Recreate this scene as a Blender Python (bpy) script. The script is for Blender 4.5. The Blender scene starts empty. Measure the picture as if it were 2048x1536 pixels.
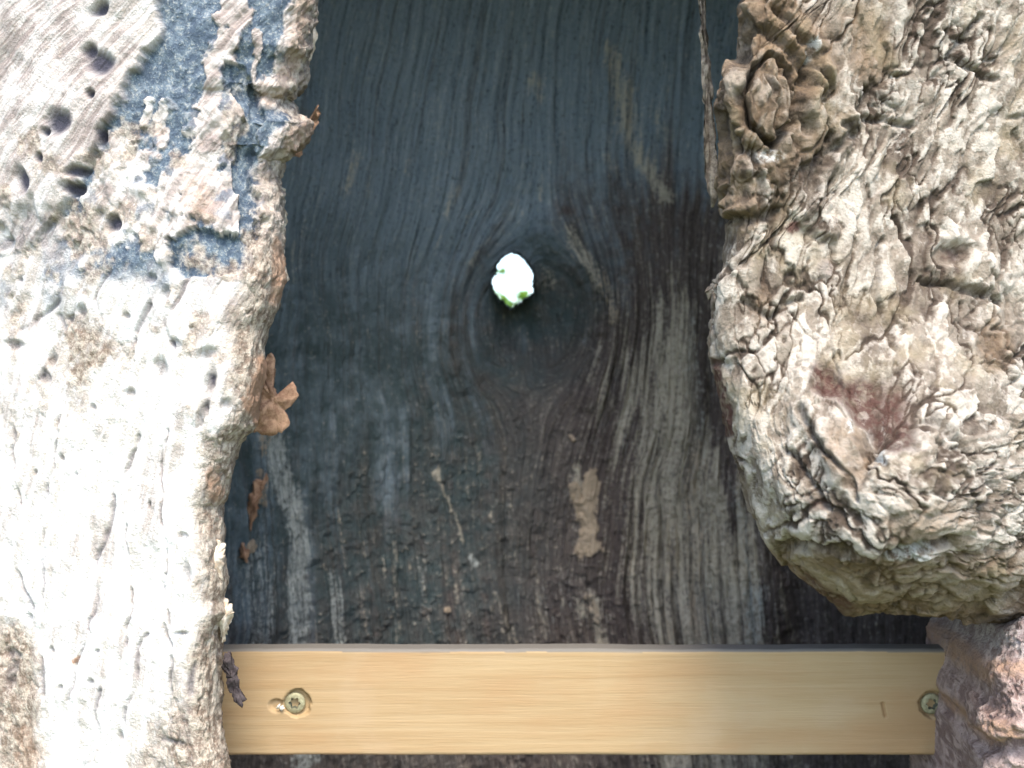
import bpy, math, random
import numpy as np
from mathutils import Vector

# ------------------------------------------------------------------ camera, world, sun, exposure
SC = bpy.context.scene
COL = SC.collection
F = 2000.0            # focal length in photograph pixels (photograph 2048 wide)
CZ = 1.30             # camera height
cam_d = bpy.data.cameras.new('camera')
cam = bpy.data.objects.new('camera', cam_d); COL.objects.link(cam)
cam.location = (0, 0, CZ); cam.rotation_euler = (math.radians(90), 0, 0)
cam_d.sensor_width = 36; cam_d.lens = 36 * F / 2048
cam_d.clip_start = 0.02; cam_d.clip_end = 3000
cam_d.dof.use_dof = True; cam_d.dof.focus_distance = 0.50; cam_d.dof.aperture_fstop = 9.0
SC.camera = cam

SUN_DIR = Vector((0.06, -0.52, 0.85)).normalized()      # towards the sun
world = bpy.data.worlds.new('World'); SC.world = world; world.use_nodes = True
wn = world.node_tree.nodes; bg = wn['Background']
sky = wn.new('ShaderNodeTexSky'); sky.sky_type = 'NISHITA'; sky.sun_disc = False
sky.sun_elevation = math.asin(SUN_DIR.z)
sky.sun_rotation = math.atan2(SUN_DIR.x, SUN_DIR.y)
sky.air_density = 1.0; sky.dust_density = 1.6
world.node_tree.links.new(sky.outputs[0], bg.inputs[0]); bg.inputs[1].default_value = 0.15
sun_d = bpy.data.lights.new('sun', 'SUN'); sun_d.energy = 1.25; sun_d.angle = math.radians(22); sun_d.color = (1, 0.93, 0.82)
sun = bpy.data.objects.new('sun', sun_d); COL.objects.link(sun)
sun.rotation_euler = SUN_DIR.to_track_quat('Z', 'Y').to_euler()
SC.view_settings.view_transform = 'Standard'; SC.view_settings.look = 'None'
SC.view_settings.exposure = 2.0; SC.view_settings.gamma = 1.0

# ------------------------------------------------------------------ numpy noise
def hash3(ix, iy, iz, seed=0):
    h = (ix.astype(np.int64) * 374761393 + iy.astype(np.int64) * 668265263 + iz.astype(np.int64) * 2147483647 + seed * 974634777) & 0xffffffff
    h = ((h ^ (h >> 13)) * 1274126177) & 0xffffffff
    h = ((h ^ (h >> 16)) * 2246822519) & 0xffffffff
    return h ^ (h >> 15)
def rnd3(ix, iy, iz, seed=0):
    return hash3(ix, iy, iz, seed).astype(np.float64) / 4294967295.0
def noise(p, seed=0):                              # value noise in -1..1, quintic
    i = np.floor(p).astype(np.int64); f = p - i
    f = f * f * f * (f * (f * 6 - 15) + 10)
    r = 0
    for dx in (0, 1):
        wx = f[..., 0] if dx else 1 - f[..., 0]
        for dy in (0, 1):
            wy = f[..., 1] if dy else 1 - f[..., 1]
            for dz in (0, 1):
                wz = f[..., 2] if dz else 1 - f[..., 2]
                r = r + wx * wy * wz * rnd3(i[..., 0] + dx, i[..., 1] + dy, i[..., 2] + dz, seed)
    return r * 2 - 1
def fbm(p, octv=4, seed=0, gain=0.5):
    r = 0; a = 1; t = 0
    for o in range(octv):
        r = r + a * noise(p * (2.03 ** o) + 13.7 * o, seed + o); t += a; a *= gain
    return r / t
def worley(p, seed=0, jitter=0.9):                 # F1, F2, random per cell (2), offset to the cell's point
    i = np.floor(p).astype(np.int64)
    shp = p.shape[:-1]
    F1 = np.full(shp, 9.0); F2 = np.full(shp, 9.0); cid = np.zeros(shp); off = np.zeros(p.shape); cid2 = np.zeros(shp)
    for dx in (-1, 0, 1):
        for dy in (-1, 0, 1):
            for dz in (-1, 0, 1):
                a, b, c = i[..., 0] + dx, i[..., 1] + dy, i[..., 2] + dz
                q = np.stack([a + 0.5 + jitter * (rnd3(a, b, c, seed) - .5), b + 0.5 + jitter * (rnd3(a, b, c, seed + 1) - .5), c + 0.5 + jitter * (rnd3(a, b, c, seed + 2) - .5)], -1)
                d = np.sqrt(((p - q) ** 2).sum(-1))
                near = d < F1
                F2 = np.where(near, F1, np.minimum(F2, d))
                F1 = np.where(near, d, F1)
                cid = np.where(near, rnd3(a, b, c, seed + 7), cid)
                cid2 = np.where(near, rnd3(a, b, c, seed + 9), cid2)
                off = np.where(near[..., None], p - q, off)
    return F1, F2, cid, cid2, off
def sm(a, b, x):
    t = np.clip((x - a) / (b - a), 0, 1); return t * t * (3 - 2 * t)
def seg_d(px, py, pts):                            # distance to a polyline
    d = np.full(px.shape, 1e9)
    for (x0, y0), (x1, y1) in zip(pts[:-1], pts[1:]):
        dx, dy = x1 - x0, y1 - y0
        t = np.clip(((px - x0) * dx + (py - y0) * dy) / (dx * dx + dy * dy + 1e-9), 0, 1)
        d = np.minimum(d, np.hypot(px - x0 - t * dx, py - y0 - t * dy))
    return d
def stroke(px, py, pts, w, soft=0.5):              # 1 on the stroke, 0 off it
    return 1 - sm(w * (1 - soft), w * (1 + soft), seg_d(px, py, pts))
def ell(px, py, cx, cy, rx, ry, rot=0, soft=0.35):
    c, s = math.cos(math.radians(rot)), math.sin(math.radians(rot))
    x, y = px - cx, py - cy
    r = np.hypot((x * c + y * s) / rx, (-x * s + y * c) / ry)
    return 1 - sm(1 - soft, 1 + soft, r)
def poly_in(px, py, pts, soft):                    # soft polygon mask
    ins = np.zeros(px.shape, bool)
    n = len(pts)
    for k in range(n):
        (x0, y0), (x1, y1) = pts[k], pts[(k + 1) % n]
        if y0 == y1: continue
        c = ((y0 > py) != (y1 > py)) & (px < (x1 - x0) * (py - y0) / (y1 - y0) + x0)
        ins ^= c
    d = seg_d(px, py, pts + pts[:1])
    return sm(-soft, soft, np.where(ins, d, -d))
def lin(x, pts):
    return np.interp(x, [p[0] for p in pts], [p[1] for p in pts])
def spline(pts, n, seed=None):                     # smooth resampled polyline by arc length
    p = np.array(pts, float)
    s = np.r_[0, np.cumsum(np.hypot(*np.diff(p, axis=0).T))]
    t = np.linspace(0, s[-1], n)
    x = np.interp(t, s, p[:, 0]); y = np.interp(t, s, p[:, 1])
    return np.stack([x, y], 1), t
def world_at(px, py, d):
    return np.stack([(px - 1024) / F * d, d, CZ + (768 - py) / F * d], -1)
def project(P):
    return 1024 + P[..., 0] / P[..., 1] * F, 768 - (P[..., 2] - CZ) / P[..., 1] * F

# ------------------------------------------------------------------ object helpers
def mesh_obj(name, verts, faces, mat=None, parent=None, smooth=True, attrs=None):
    me = bpy.data.meshes.new(name)
    v = np.asarray(verts, np.float32).reshape(-1, 3)
    if isinstance(faces, np.ndarray):
        n = len(faces); k = faces.shape[1]
        me.vertices.add(len(v)); me.vertices.foreach_set('co', v.ravel())
        me.loops.add(n * k); me.loops.foreach_set('vertex_index', faces.astype(np.int32).ravel())
        me.polygons.add(n); me.polygons.foreach_set('loop_start', np.arange(0, n * k, k, dtype=np.int32))
        me.update(calc_edges=True); me.validate()
    else:
        me.from_pydata([tuple(map(float, q)) for q in v], [], faces)
    if smooth: me.polygons.foreach_set('use_smooth', np.ones(len(me.polygons), bool))
    for k, a in (attrs or {}).items():
        a = np.asarray(a, np.float32)
        if a.size == len(v):
            at = me.attributes.new(k, 'FLOAT', 'POINT'); at.data.foreach_set('value', a.ravel())
        else:
            at = me.attributes.new(k, 'FLOAT_VECTOR', 'POINT'); at.data.foreach_set('vector', a.ravel())
    if mat: me.materials.append(mat)
    o = bpy.data.objects.new(name, me); COL.objects.link(o)
    if parent: o.parent = parent
    return o
def grid_faces(nu, nv, keep=None, flip=False):
    idx = np.arange(nu * nv).reshape(nu, nv)
    q = np.stack([idx[:-1, :-1], idx[1:, :-1], idx[1:, 1:], idx[:-1, 1:]], -1)
    if keep is not None:
        k = keep[:-1, :-1] & keep[1:, :-1] & keep[1:, 1:] & keep[:-1, 1:]
        q = q[k]
    q = q.reshape(-1, 4)
    return q[:, ::-1] if flip else q
def grid_normals(P, toward=None):
    du = np.gradient(P, axis=0); dv = np.gradient(P, axis=1)
    n = np.cross(du, dv); n /= np.linalg.norm(n, axis=-1, keepdims=True) + 1e-12
    return n
def grid_obj(name, P, mat, parent, attrs, keep=None, flip=False):
    nu, nv = P.shape[:2]
    return mesh_obj(name, P, grid_faces(nu, nv, keep, flip), mat, parent, True, attrs)
def thing(name, label, cat, loc=(0, 0, 0), group=None):
    o = bpy.data.objects.new(name, None); COL.objects.link(o); o.location = loc; o.empty_display_size = .1
    o['label'] = label; o['category'] = cat
    if group: o['group'] = group
    return o

# ------------------------------------------------------------------ materials
class N:
    def __init__(s, name):
        s.m = bpy.data.materials.new(name); s.m.use_nodes = True; s.t = s.m.node_tree
        s.b = s.t.nodes['Principled BSDF']; s.b.inputs['Specular IOR Level'].default_value = 0.2
        s.b.inputs['Roughness'].default_value = 0.85
    def new(s, t, **k):
        n = s.t.nodes.new(t)
        for a, v in k.items(): setattr(n, a, v)
        return n
    def put(s, sock, v):
        if isinstance(v, (int, float)): sock.default_value = v
        elif isinstance(v, tuple): sock.default_value = (*v, 1) if len(v) == 3 and sock.type == 'RGBA' else v
        else: s.t.links.new(v, sock)
    def attr(s, name, vec=False):
        n = s.new('ShaderNodeAttribute', attribute_name=name); return n.outputs['Vector' if vec else 'Fac']
    def obj(s): return s.new('ShaderNodeTexCoord').outputs['Object']
    def scale(s, v, sc):
        n = s.new('ShaderNodeMapping'); s.put(n.inputs[0], v); n.inputs['Scale'].default_value = sc; return n.outputs[0]
    def noise(s, v, scale, detail=4, rough=0.6, dist=0.0):
        n = s.new('ShaderNodeTexNoise'); s.put(n.inputs['Vector'], v); n.inputs['Scale'].default_value = scale
        n.inputs['Detail'].default_value = detail; n.inputs['Roughness'].default_value = rough; n.inputs['Distortion'].default_value = dist
        return n.outputs['Fac']
    def rng(s, v, a, b, c=0.0, d=1.0):
        n = s.new('ShaderNodeMapRange'); s.put(n.inputs[0], v)
        for k, x in enumerate((a, b, c, d)): n.inputs[k + 1].default_value = x
        n.interpolation_type = 'SMOOTHSTEP'; return n.outputs[0]
    def math(s, op, a, b=0.0):
        n = s.new('ShaderNodeMath', operation=op); s.put(n.inputs[0], a); s.put(n.inputs[1], b); return n.outputs[0]
    def mix(s, f, a, b, mode='MIX'):
        n = s.new('ShaderNodeMix', data_type='RGBA', blend_type=mode); s.put(n.inputs[0], f); s.put(n.inputs[6], a); s.put(n.inputs[7], b)
        return n.outputs[2]
    def bump(s, h, dist, strength=1.0):
        n = s.new('ShaderNodeBump'); s.put(n.inputs['Height'], h); n.inputs['Distance'].default_value = dist; n.inputs['Strength'].default_value = strength
        s.t.links.new(n.outputs[0], s.b.inputs['Normal'])
    def out(s, col, rough=None):
        s.put(s.b.inputs['Base Color'], col)
        if rough is not None: s.put(s.b.inputs['Roughness'], rough)
        return s.m

def mat_cavity():
    n = N('veil_tinted_inner_wood'); fl = n.attr('flow', True)
    g = n.noise(n.scale(fl, (1, 1, .06)), 300, 6, .72, .5)          # fibres along the flow
    g2 = n.noise(n.scale(fl, (1, 1, .09)), 900, 3, .6)
    bl = n.noise(n.obj(), 60, 5, .65); bl2 = n.noise(n.obj(), 320, 4, .7)
    mixn = n.math('ADD', n.math('MULTIPLY', g, .45), n.math('ADD', n.math('MULTIPLY', bl2, .35), n.math('MULTIPLY', g2, .2)))
    def patch(a, lo=.58, hi=.74, k=.25): return n.rng(n.math('ADD', mixn, n.math('MULTIPLY', n.attr(a), k)), lo, hi)
    c = n.mix(n.attr('brown'), (.185, .235, .268), (.085, .066, .060))  # blue haze of the lens veil put into the wood colour, brown below
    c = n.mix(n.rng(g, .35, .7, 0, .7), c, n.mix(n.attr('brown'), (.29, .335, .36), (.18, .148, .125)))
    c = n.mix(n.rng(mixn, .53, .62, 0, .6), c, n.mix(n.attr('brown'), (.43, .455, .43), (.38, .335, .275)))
    g3 = n.noise(n.scale(fl, (1, 1, .22)), 620, 5, .75); g4 = n.noise(n.scale(fl, (1, 1, .16)), 90, 3, .6)
    c = n.mix(n.math('MULTIPLY', n.rng(g3, .54, .66), n.rng(g4, .46, .62, 0, .75)), c, (.44, .445, .40))
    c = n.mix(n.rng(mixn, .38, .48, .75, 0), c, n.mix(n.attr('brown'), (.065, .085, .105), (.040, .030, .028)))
    c = n.mix(n.rng(g2, .58, .75, 0, .35), c, (.30, .28, .235))
    c = n.mix(n.math('MULTIPLY', n.attr('green'), n.rng(bl, .35, .65, .55, .95)), c, (.062, .088, .090))
    c = n.mix(patch('pale', .58, .78, .235), c, (.50, .445, .345))
    c = n.mix(n.math('MULTIPLY', n.attr('groove'), n.rng(g2, .35, .6, .95, .4)), c, (.06, .048, .038))
    c = n.mix(patch('grey', .60, .80), c, (.42, .44, .41))
    c = n.mix(patch('tan', .58, .70, .26), c, (.42, .33, .235))
    c = n.mix(n.rng(bl2, .60, .70, 0, .5), c, (.36, .345, .31))
    c = n.mix(n.rng(bl2, .30, .42, .6, 0), c, (.055, .047, .045))
    n.bump(n.math('ADD', n.math('ADD', g, n.math('MULTIPLY', g2, .4)), n.math('MULTIPLY', bl2, .6)), .0035, .9)
    return n.out(c, .8)
def mat_bark():
    n = N('cork_bark'); o = n.obj(); h = n.attr('high')
    f = n.noise(o, 200, 6, .65); f2 = n.noise(o, 900, 4, .7); big = n.noise(o, 28, 4, .6)
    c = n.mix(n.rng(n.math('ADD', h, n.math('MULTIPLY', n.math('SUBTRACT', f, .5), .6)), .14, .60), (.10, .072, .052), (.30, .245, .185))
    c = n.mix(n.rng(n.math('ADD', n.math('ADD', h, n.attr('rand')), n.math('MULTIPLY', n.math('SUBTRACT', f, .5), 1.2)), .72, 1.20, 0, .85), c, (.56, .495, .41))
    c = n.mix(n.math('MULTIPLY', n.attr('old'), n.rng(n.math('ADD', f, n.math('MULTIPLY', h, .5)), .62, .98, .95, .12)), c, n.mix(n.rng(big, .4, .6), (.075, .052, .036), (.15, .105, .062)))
    c = n.mix(n.math('MULTIPLY', n.attr('olive'), n.rng(f, .35, .6, .35, 1)), c, (.235, .155, .09))
    c = n.mix(n.rng(big, .52, .68, 0, .45), c, (.33, .265, .16))
    c = n.mix(n.math('MULTIPLY', n.attr('red'), n.rng(f, .40, .56, .35, .95)), c, (.085, .038, .028))
    c = n.mix(n.math('MULTIPLY', n.attr('white'), n.rng(f, .4, .56, 0, .8)), c, (.62, .62, .57))
    c = n.mix(n.rng(f2, .28, .42, .55, 0), c, (.19, .14, .10))
    c = n.mix(n.math('MULTIPLY', n.attr('fiss'), n.rng(f, .35, .6, .85, .45)), c, (.060, .044, .032))
    n.bump(n.math('ADD', f, n.math('MULTIPLY', f2, .5)), .0026, .9)
    return n.out(c, .9)
def mat_pale():
    n = N('bleached_sapwood'); fl = n.attr('flow', True); o = n.obj()
    g = n.noise(n.scale(fl, (1, 1, .07)), 260, 5, .6, .3); f = n.noise(o, 210, 5, .7); f2 = n.noise(o, 700, 3, .7)
    c = n.mix(n.rng(g, .35, .65), (.60, .535, .465), (.82, .78, .73))
    c = n.mix(n.attr('duller'), c, n.mix(n.rng(g, .38, .62), (.28, .225, .195), (.53, .462, .41)))
    c = n.mix(n.rng(f, .56, .72, 0, .6), c, (.44, .35, .27))
    u = n.mix(n.rng(f, .4, .62), (.065, .088, .118), (.155, .195, .225))          # grey-blue wood under the crust
    u = n.mix(n.rng(n.math('ADD', n.math('MULTIPLY', f2, .6), n.math('MULTIPLY', f, .4)), .52, .62, 0, .75), u, (.36, .36, .33))
    c = n.mix(n.attr('under'), c, u)
    r = n.mix(n.rng(f, .38, .62), (.20, .145, .105), (.50, .42, .33))
    r = n.mix(n.rng(f2, .30, .42, .6, 0), r, (.13, .09, .065))
    c = n.mix(n.math('MULTIPLY', n.attr('rim'), n.rng(n.math('ADD', f, n.math('MULTIPLY', n.attr('rim'), .35)), .5, .72)), c, r)
    c = n.mix(n.math('MULTIPLY', n.attr('rust'), n.rng(f2, .25, .5, .5, 1)), c, (.36, .215, .135))
    c = n.mix(n.attr('pit'), c, (.065, .060, .075))
    n.bump(n.math('ADD', n.math('ADD', g, f), n.math('MULTIPLY', f2, .5)), .0022, .8)
    return n.out(c, .85)
def mat_burl():
    n = N('reddish_bark'); o = n.obj(); f = n.noise(o, 150, 6, .7); f2 = n.noise(o, 520, 4, .7); h = n.attr('high')
    c = n.mix(n.rng(n.math('ADD', h, n.math('MULTIPLY', n.math('SUBTRACT', f, .5), 1.0)), .2, .75), (.30, .205, .175), (.60, .45, .39))
    c = n.mix(n.attr('white'), c, n.mix(n.rng(f, .4, .6), (.34, .26, .245), (.62, .55, .52)))
    c = n.mix(n.math('MULTIPLY', n.attr('rust'), n.rng(f, .35, .55, .3, 1)), c, (.50, .31, .20))
    c = n.mix(n.rng(f2, .30, .42, .6, 0), c, (.10, .075, .08))
    n.bump(n.math('ADD', f, f2), .0035, 1.0)
    return n.out(c, .9)
def mat_board():
    n = N('planed_pine'); o = n.obj()
    g = n.noise(n.scale(o, (.03, 1, 1)), 190, 5, .6, .25); g2 = n.noise(n.scale(o, (.05, 1, 1)), 900, 3, .6); b = n.noise(n.scale(o, (.35, 1, 1)), 26, 4, .6)
    c = n.mix(n.rng(g, .30, .74), (.395, .28, .152), (.335, .222, .11))
    c = n.mix(n.rng(b, .42, .66, 0, .6), c, (.36, .215, .105))
    c = n.mix(n.rng(g2, .56, .72, 0, .15), c, (.40, .25, .12))
    c = n.mix(n.rng(n.noise(o, 22, 4, .6), .5, .72, 0, .45), c, (.40, .285, .17))
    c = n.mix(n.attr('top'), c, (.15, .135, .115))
    c = n.mix(n.attr('stain'), c, (.36, .25, .13))
    c = n.mix(n.math('MULTIPLY', n.attr('nick'), .55), c, (.22, .12, .05))
    n.bump(n.math('ADD', g, n.math('MULTIPLY', g2, .5)), .0006, .6)
    return n.out(c, .6)
def mat_plain(name, a, b, scale=300, rough=.8, bump=.0015, metal=0):
    n = N(name); f = n.noise(n.obj(), scale, 5, .7)
    n.bump(f, bump, .8); n.b.inputs['Metallic'].default_value = metal
    return n.out(n.mix(n.rng(f, .38, .62), a, b), rough)
M_CAV, M_BARK, M_PALE, M_BURL, M_BOARD = mat_cavity(), mat_bark(), mat_pale(), mat_burl(), mat_board()
M_FLAKE = mat_plain('rusty_bark_flake', (.30, .165, .10), (.50, .30, .185), 240)
M_CRUST = mat_plain('cream_bark_flake', (.48, .36, .25), (.74, .65, .52), 240)
M_DARKW = mat_plain('dark_splinter_wood', (.04, .03, .03), (.08, .062, .06), 300)
M_STRIP = mat_plain('brown_splinter_wood', (.13, .10, .075), (.34, .28, .21), 200)
M_BRASS = mat_plain('yellow_zinc_steel', (.28, .25, .15), (.40, .37, .23), 500, .6, .0004, .35)
M_SOCK = mat_plain('shaded_socket_steel', (.10, .10, .07), (.14, .135, .09), 800, .6, .0002, .4)
M_CHIP = mat_plain('white_wood_fibre', (.70, .64, .52), (.85, .80, .70), 500)
M_GROUND = mat_plain('meadow_ground', (.05, .075, .022), (.11, .13, .05), 4, .95, .02)

# ------------------------------------------------------------------ setting
g = 400.0
ground = mesh_obj('ground', [(-g, -g, 0), (g, -g, 0), (g, g, 0), (-g, g, 0)], [(0, 1, 2, 3)], M_GROUND)
ground['kind'] = 'structure'

# ------------------------------------------------------------------ the hollow tree
tree = thing('hollow_tree', 'old hollow tree with bleached wood left, lumpy pale bark right, small hole through its back', 'tree', (0.02, .69, 0))
bpy.context.view_layer.update()
T0 = np.array([0.02, .69, 0.0])
def tl(P): return np.asarray(P) - T0               # world -> the tree's own space

EC = (0.02, .69); ESX, ESY = .37, .22              # outer trunk ellipse
def y_front(X, grow=0.0):
    q = np.clip(1 - ((X - EC[0]) / (ESX + grow)) ** 2, 0.0, 1)
    return EC[1] - (ESY + grow) * np.sqrt(q)

# ---- bark relief shared by everything barky
def bark_relief(P, cell, seed, aniso=(1, 1, .75), amp=1.0):
    w = np.stack([fbm(P / (cell * 2.0), 3, seed + 40 + k) for k in range(3)], -1) * cell * 1.1
    w2 = np.stack([fbm(P / (cell * .5), 2, seed + 50 + k) for k in range(3)], -1) * cell * .22
    an = np.array(aniso)
    q = (P + w + w2) * an / cell
    F1, F2, ca, cb, off = worley(q, seed)
    e = F2 - F1
    tilt = (off[..., 0] * (ca - .5) + off[..., 2] * (cb - .5)) * 2.0
    q2 = (P + w * .6 + w2 * 1.5) * an / (cell * .42)
    G1, G2, da, db, of2 = worley(q2, seed + 3)
    tilt2 = (of2[..., 0] * (da - .5) + of2[..., 2] * (db - .5)) * 2.0
    # long winding fissures, open in some places and healed in others
    f1 = np.abs(noise((P + w * .8 + w2 * 1.6) * an / (cell * 1.9), seed + 61)); f2 = np.abs(noise((P + w * .5 + w2 * 2) * an / (cell * .8), seed + 62))
    opn = sm(-.35, .25, fbm(P / (cell * 4), 3, seed + 70)); opn2 = sm(-.1, .3, fbm(P / (cell * 2.2), 2, seed + 71))
    fis = (1 - sm(.0, .085, f1)) * opn; fis2 = (1 - sm(.0, .11, f2)) * opn2
    gap = (1 - sm(.0, .10, e)) * opn2
    fb = fbm(P * an / (cell * .9), 5, seed + 60, .55); fine = fbm(P / (cell * .16), 3, seed + 63)
    rough2 = sm(-.2, .3, fbm(P / (cell * 3), 2, seed + 72))
    h = .44 * (ca - .5) + .42 * tilt + .24 * (da - .5) * rough2 + .24 * tilt2 * (.3 + .7 * rough2) + .55 * fb + .10 * fine - .62 * fis - .30 * fis2 - .34 * gap
    high = np.clip(.50 + .55 * h - .30 * np.maximum(fis, fis2 * .6) - .15 * gap, 0, 1)
    fs = np.clip(np.maximum(np.maximum(fis, .75 * fis2), .55 * gap), 0, 1)
    return h * cell * .30 * amp, high, (cb * .35 + db * .45), fs

def lobe(B, C, ns, nt, front, roll_px, roll_d, back_d, t_pow=1.6, n_back=40, back_in=.015, jag=None):
    """a sheet from the edge B (photograph pixels at its own depth) inward to C, with its edge rolled back into depth"""
    b, s = spline(B, ns); c, _ = spline(C, ns)
    if callable(jag): b = b + jag(b, s)
    k = np.linspace(0, 1, nt) ** t_pow
    px = b[:, None, 0] + (c - b)[:, None, 0] * k[None]; py = b[:, None, 1] + (c - b)[:, None, 1] * k[None]
    dist = np.hypot(px - b[:, None, 0], py - b[:, None, 1])
    rp = roll_px(b[:, 1])[:, None] if callable(roll_px) else roll_px
    rd = roll_d(b[:, 1])[:, None] if callable(roll_d) else roll_d
    u = np.clip(1 - dist / rp, 0, 1)
    roll = rd * (1 - np.sqrt(np.clip(1 - u * u, 0, 1)))
    d = front(px, py) + roll
    P = world_at(px, py, d)
    # the edge turned back into the cavity
    inward = (c - b); inward = inward / np.linalg.norm(inward, axis=1, keepdims=True)
    kb = np.linspace(1, 0, n_back + 1)[:-1]
    e = P[:, 0]
    Q = np.repeat(e[:, None], n_back, 1)
    Q[..., 1] += (kb ** 1.3 * back_d)[None]
    sh = (kb * back_in)[None]
    Q[..., 0] += inward[:, None, 0] * sh; Q[..., 2] -= inward[:, None, 1] * sh
    P = np.concatenate([Q, P], 1)
    PX = np.concatenate([np.repeat(px[:, :1], n_back, 1), px], 1); PY = np.concatenate([np.repeat(py[:, :1], n_back, 1), py], 1)
    DI = np.concatenate([-np.repeat((kb * 100)[None], ns, 0), dist], 1)
    S_ = np.repeat(s[:, None], P.shape[1], 1)
    return P, PX, PY, DI, np.stack([DI * .00026, P[..., 1] * .6, S_ * .00026], -1)
def outward(P):
    n = grid_normals(P)
    # smooth the base normals a little, and turn them towards the camera side
    for _ in range(3):
        n = (n + np.roll(n, 1, 0) + np.roll(n, -1, 0) + np.roll(n, 1, 1) + np.roll(n, -1, 1)) / 5
    n[0], n[-1] = n[1], n[-2]; n[:, 0], n[:, -1] = n[:, 1], n[:, -2]
    n /= np.linalg.norm(n, axis=-1, keepdims=True) + 1e-12
    if n[..., 1].mean() > 0: return -n, True
    return n, False

# ---- right side: thick pale bark rolling over the edge of the hollow
def build_bark():
    B = [(1000, -1400), (1300, -900), (1440, -260), (1486, -30), (1478, 60), (1470, 125), (1440, 160), (1420, 215), (1432, 300), (1424, 380), (1440, 430), (1446, 470), (1438, 535),
         (1412, 585), (1418, 680), (1432, 770), (1446, 850), (1462, 930), (1490, 1010), (1530, 1095), (1600, 1158), (1690, 1228), (1790, 1224), (1920, 1242), (1990, 1262), (2300, 1330)]
    C = [(1500, -1400), (2250, -1000), (2330, -300), (2330, 200), (2330, 600), (2330, 900), (2330, 1050)]
    def front(px, py):
        X = (px - 1024) / F * .5
        y = y_front(X, .015)
        bul = np.exp(-((px - 1850) / 310) ** 2 - ((py - 1000) / 290) ** 2) * .075
        bul2 = np.exp(-((px - 1540) / 70) ** 2 - ((py - 215) / 110) ** 2) * .006
        low = sm(1050, 1240, py) * .008
        return y - bul - bul2 + low
    P, PX, PY, DI, ST = lobe(B, C, 900, 480, front, lambda y: lin(y, [(-900, 90), (300, 85), (700, 70), (1000, 90), (1150, 150), (1240, 150)]),
                         lambda y: lin(y, [(-900, .05), (600, .035), (1000, .04), (1240, .05)]), .13, 1.35, 40, .055)
    n, flip = outward(P)
    W = P
    h, high, rand, fs = bark_relief(ST, .0145, 5, (1, 1, .58))
    hb, _, _, fs2 = bark_relief(ST, .034, 25, (1, 1, .5))
    h = h * .85 + hb * .34 + fbm(W / .045, 3, 90) * .0035
    px, py = PX + fbm(W / .01, 3, 15) * 14, PY + fbm(W / .01, 3, 16) * 14
    # ---- relief that the photograph singles out
    ring = seg_d(px, py, [(1500, 130), (1488, 190), (1500, 250), (1540, 290), (1580, 240), (1592, 190), (1575, 140), (1540, 118), (1500, 130)])
    inside = ell(px, py, 1542, 200, 44, 85, 6, .2)
    eye = ell(px, py, 1535, 205, 105, 135, 0, .3)
    smooth_zone = np.clip(np.maximum(eye, stroke(px, py, [(1440, 330), (1480, 420)], 50)), 0, 1)
    h = h * (1 - .35 * smooth_zone) * (1 - .6 * inside) + smooth_zone * (1 - inside) * bark_relief(W, .0055, 35, (1, 1, .45))[0] * .9
    fibres = np.sin((px - 1542) * .34 + fbm(W / .02, 2, 33) * 2) * .0006
    h = h + inside * (.0025 + fibres * 2) - (1 - sm(2, 10, ring)) * .0095
    ridges = 0; grooves = 0
    for pts, w, a in [([(1468, 140), (1470, 215), (1500, 280)], 16, .006), ([(1640, 150), (1615, 200), (1625, 260), (1598, 320), (1605, 420)], 20, .0065),
                      ([(1700, 240), (1670, 300), (1640, 350), (1625, 440), (1650, 455)], 17, .006), ([(1505, 20), (1560, 60), (1600, 110)], 22, .005),
                      ([(1560, 0), (1610, 60), (1650, 130)], 16, .004), ([(1500, 330), (1540, 350), (1520, 420), (1470, 420)], 22, .006), ([(1690, 900), (1650, 830), (1620, 770)], 34, .004),
                      ([(1590, 810), (1640, 880), (1690, 950)], 20, .003), ([(1660, 1060), (1720, 1100), (1760, 1080)], 26, .004), ([(1840, 520), (1900, 500), (1960, 560)], 34, .005)]:
        ridges = ridges + stroke(px, py, pts, w, .8) * a
    for pts, w, a in [([(1450, 130), (1455, 220), (1480, 300)], 7, .006), ([(1615, 130), (1600, 200), (1608, 270)], 8, .007), ([(1660, 270), (1620, 330), (1618, 380)], 8, .006), ([(1690, 250), (1705, 270), (1650, 300)], 9, .006),
                      ([(1520, 60), (1580, 110), (1620, 170)], 7, .005), ([(1478, -40), (1505, 60), (1478, 130)], 8, .005), ([(1436, 230), (1456, 320), (1446, 400)], 8, .005), ([(1500, 300), (1515, 360), (1510, 420)], 7, .004), ([(1550, 20), (1610, 100), (1650, 170)], 7, .005), ([(1602, 330), (1612, 440)], 7, .004), ([(1528, 140), (1550, 210), (1545, 285)], 5, .003), ([(1556, 140), (1580, 170), (1572, 230)], 5, .003), ([(1465, 250), (1490, 256)], 4, .003), ([(1640, 330), (1670, 290), (1650, 240)], 7, .005), ([(1545, 440), (1550, 500), (1530, 560)], 6, .003), ([(1600, 825), (1640, 890), (1700, 950), (1715, 1000)], 5, .0045), ([(1570, 900), (1600, 930), (1660, 1010)], 6, .004),
                      ([(1760, 480), (1745, 560), (1790, 700)], 6, .004), ([(1850, 560), (1920, 575), (2000, 600)], 7, .005), ([(1490, 600), (1540, 625), (1600, 600)], 6, .004), ([(1440, 440), (1500, 440), (1560, 420)], 9, .006),
                      ([(1960, 40), (1900, 110), (1990, 160)], 8, .005), ([(1740, 180), (1720, 230), (1820, 250)], 8, .005), ([(1560, 1100), (1660, 1090), (1760, 1110), (1900, 1080)], 9, .006), ([(1860, 830), (1940, 900), (1990, 980), (1960, 1060)], 8, .005)]:
        grooves = grooves + stroke(px, py, pts, w, .8) * a
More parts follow.
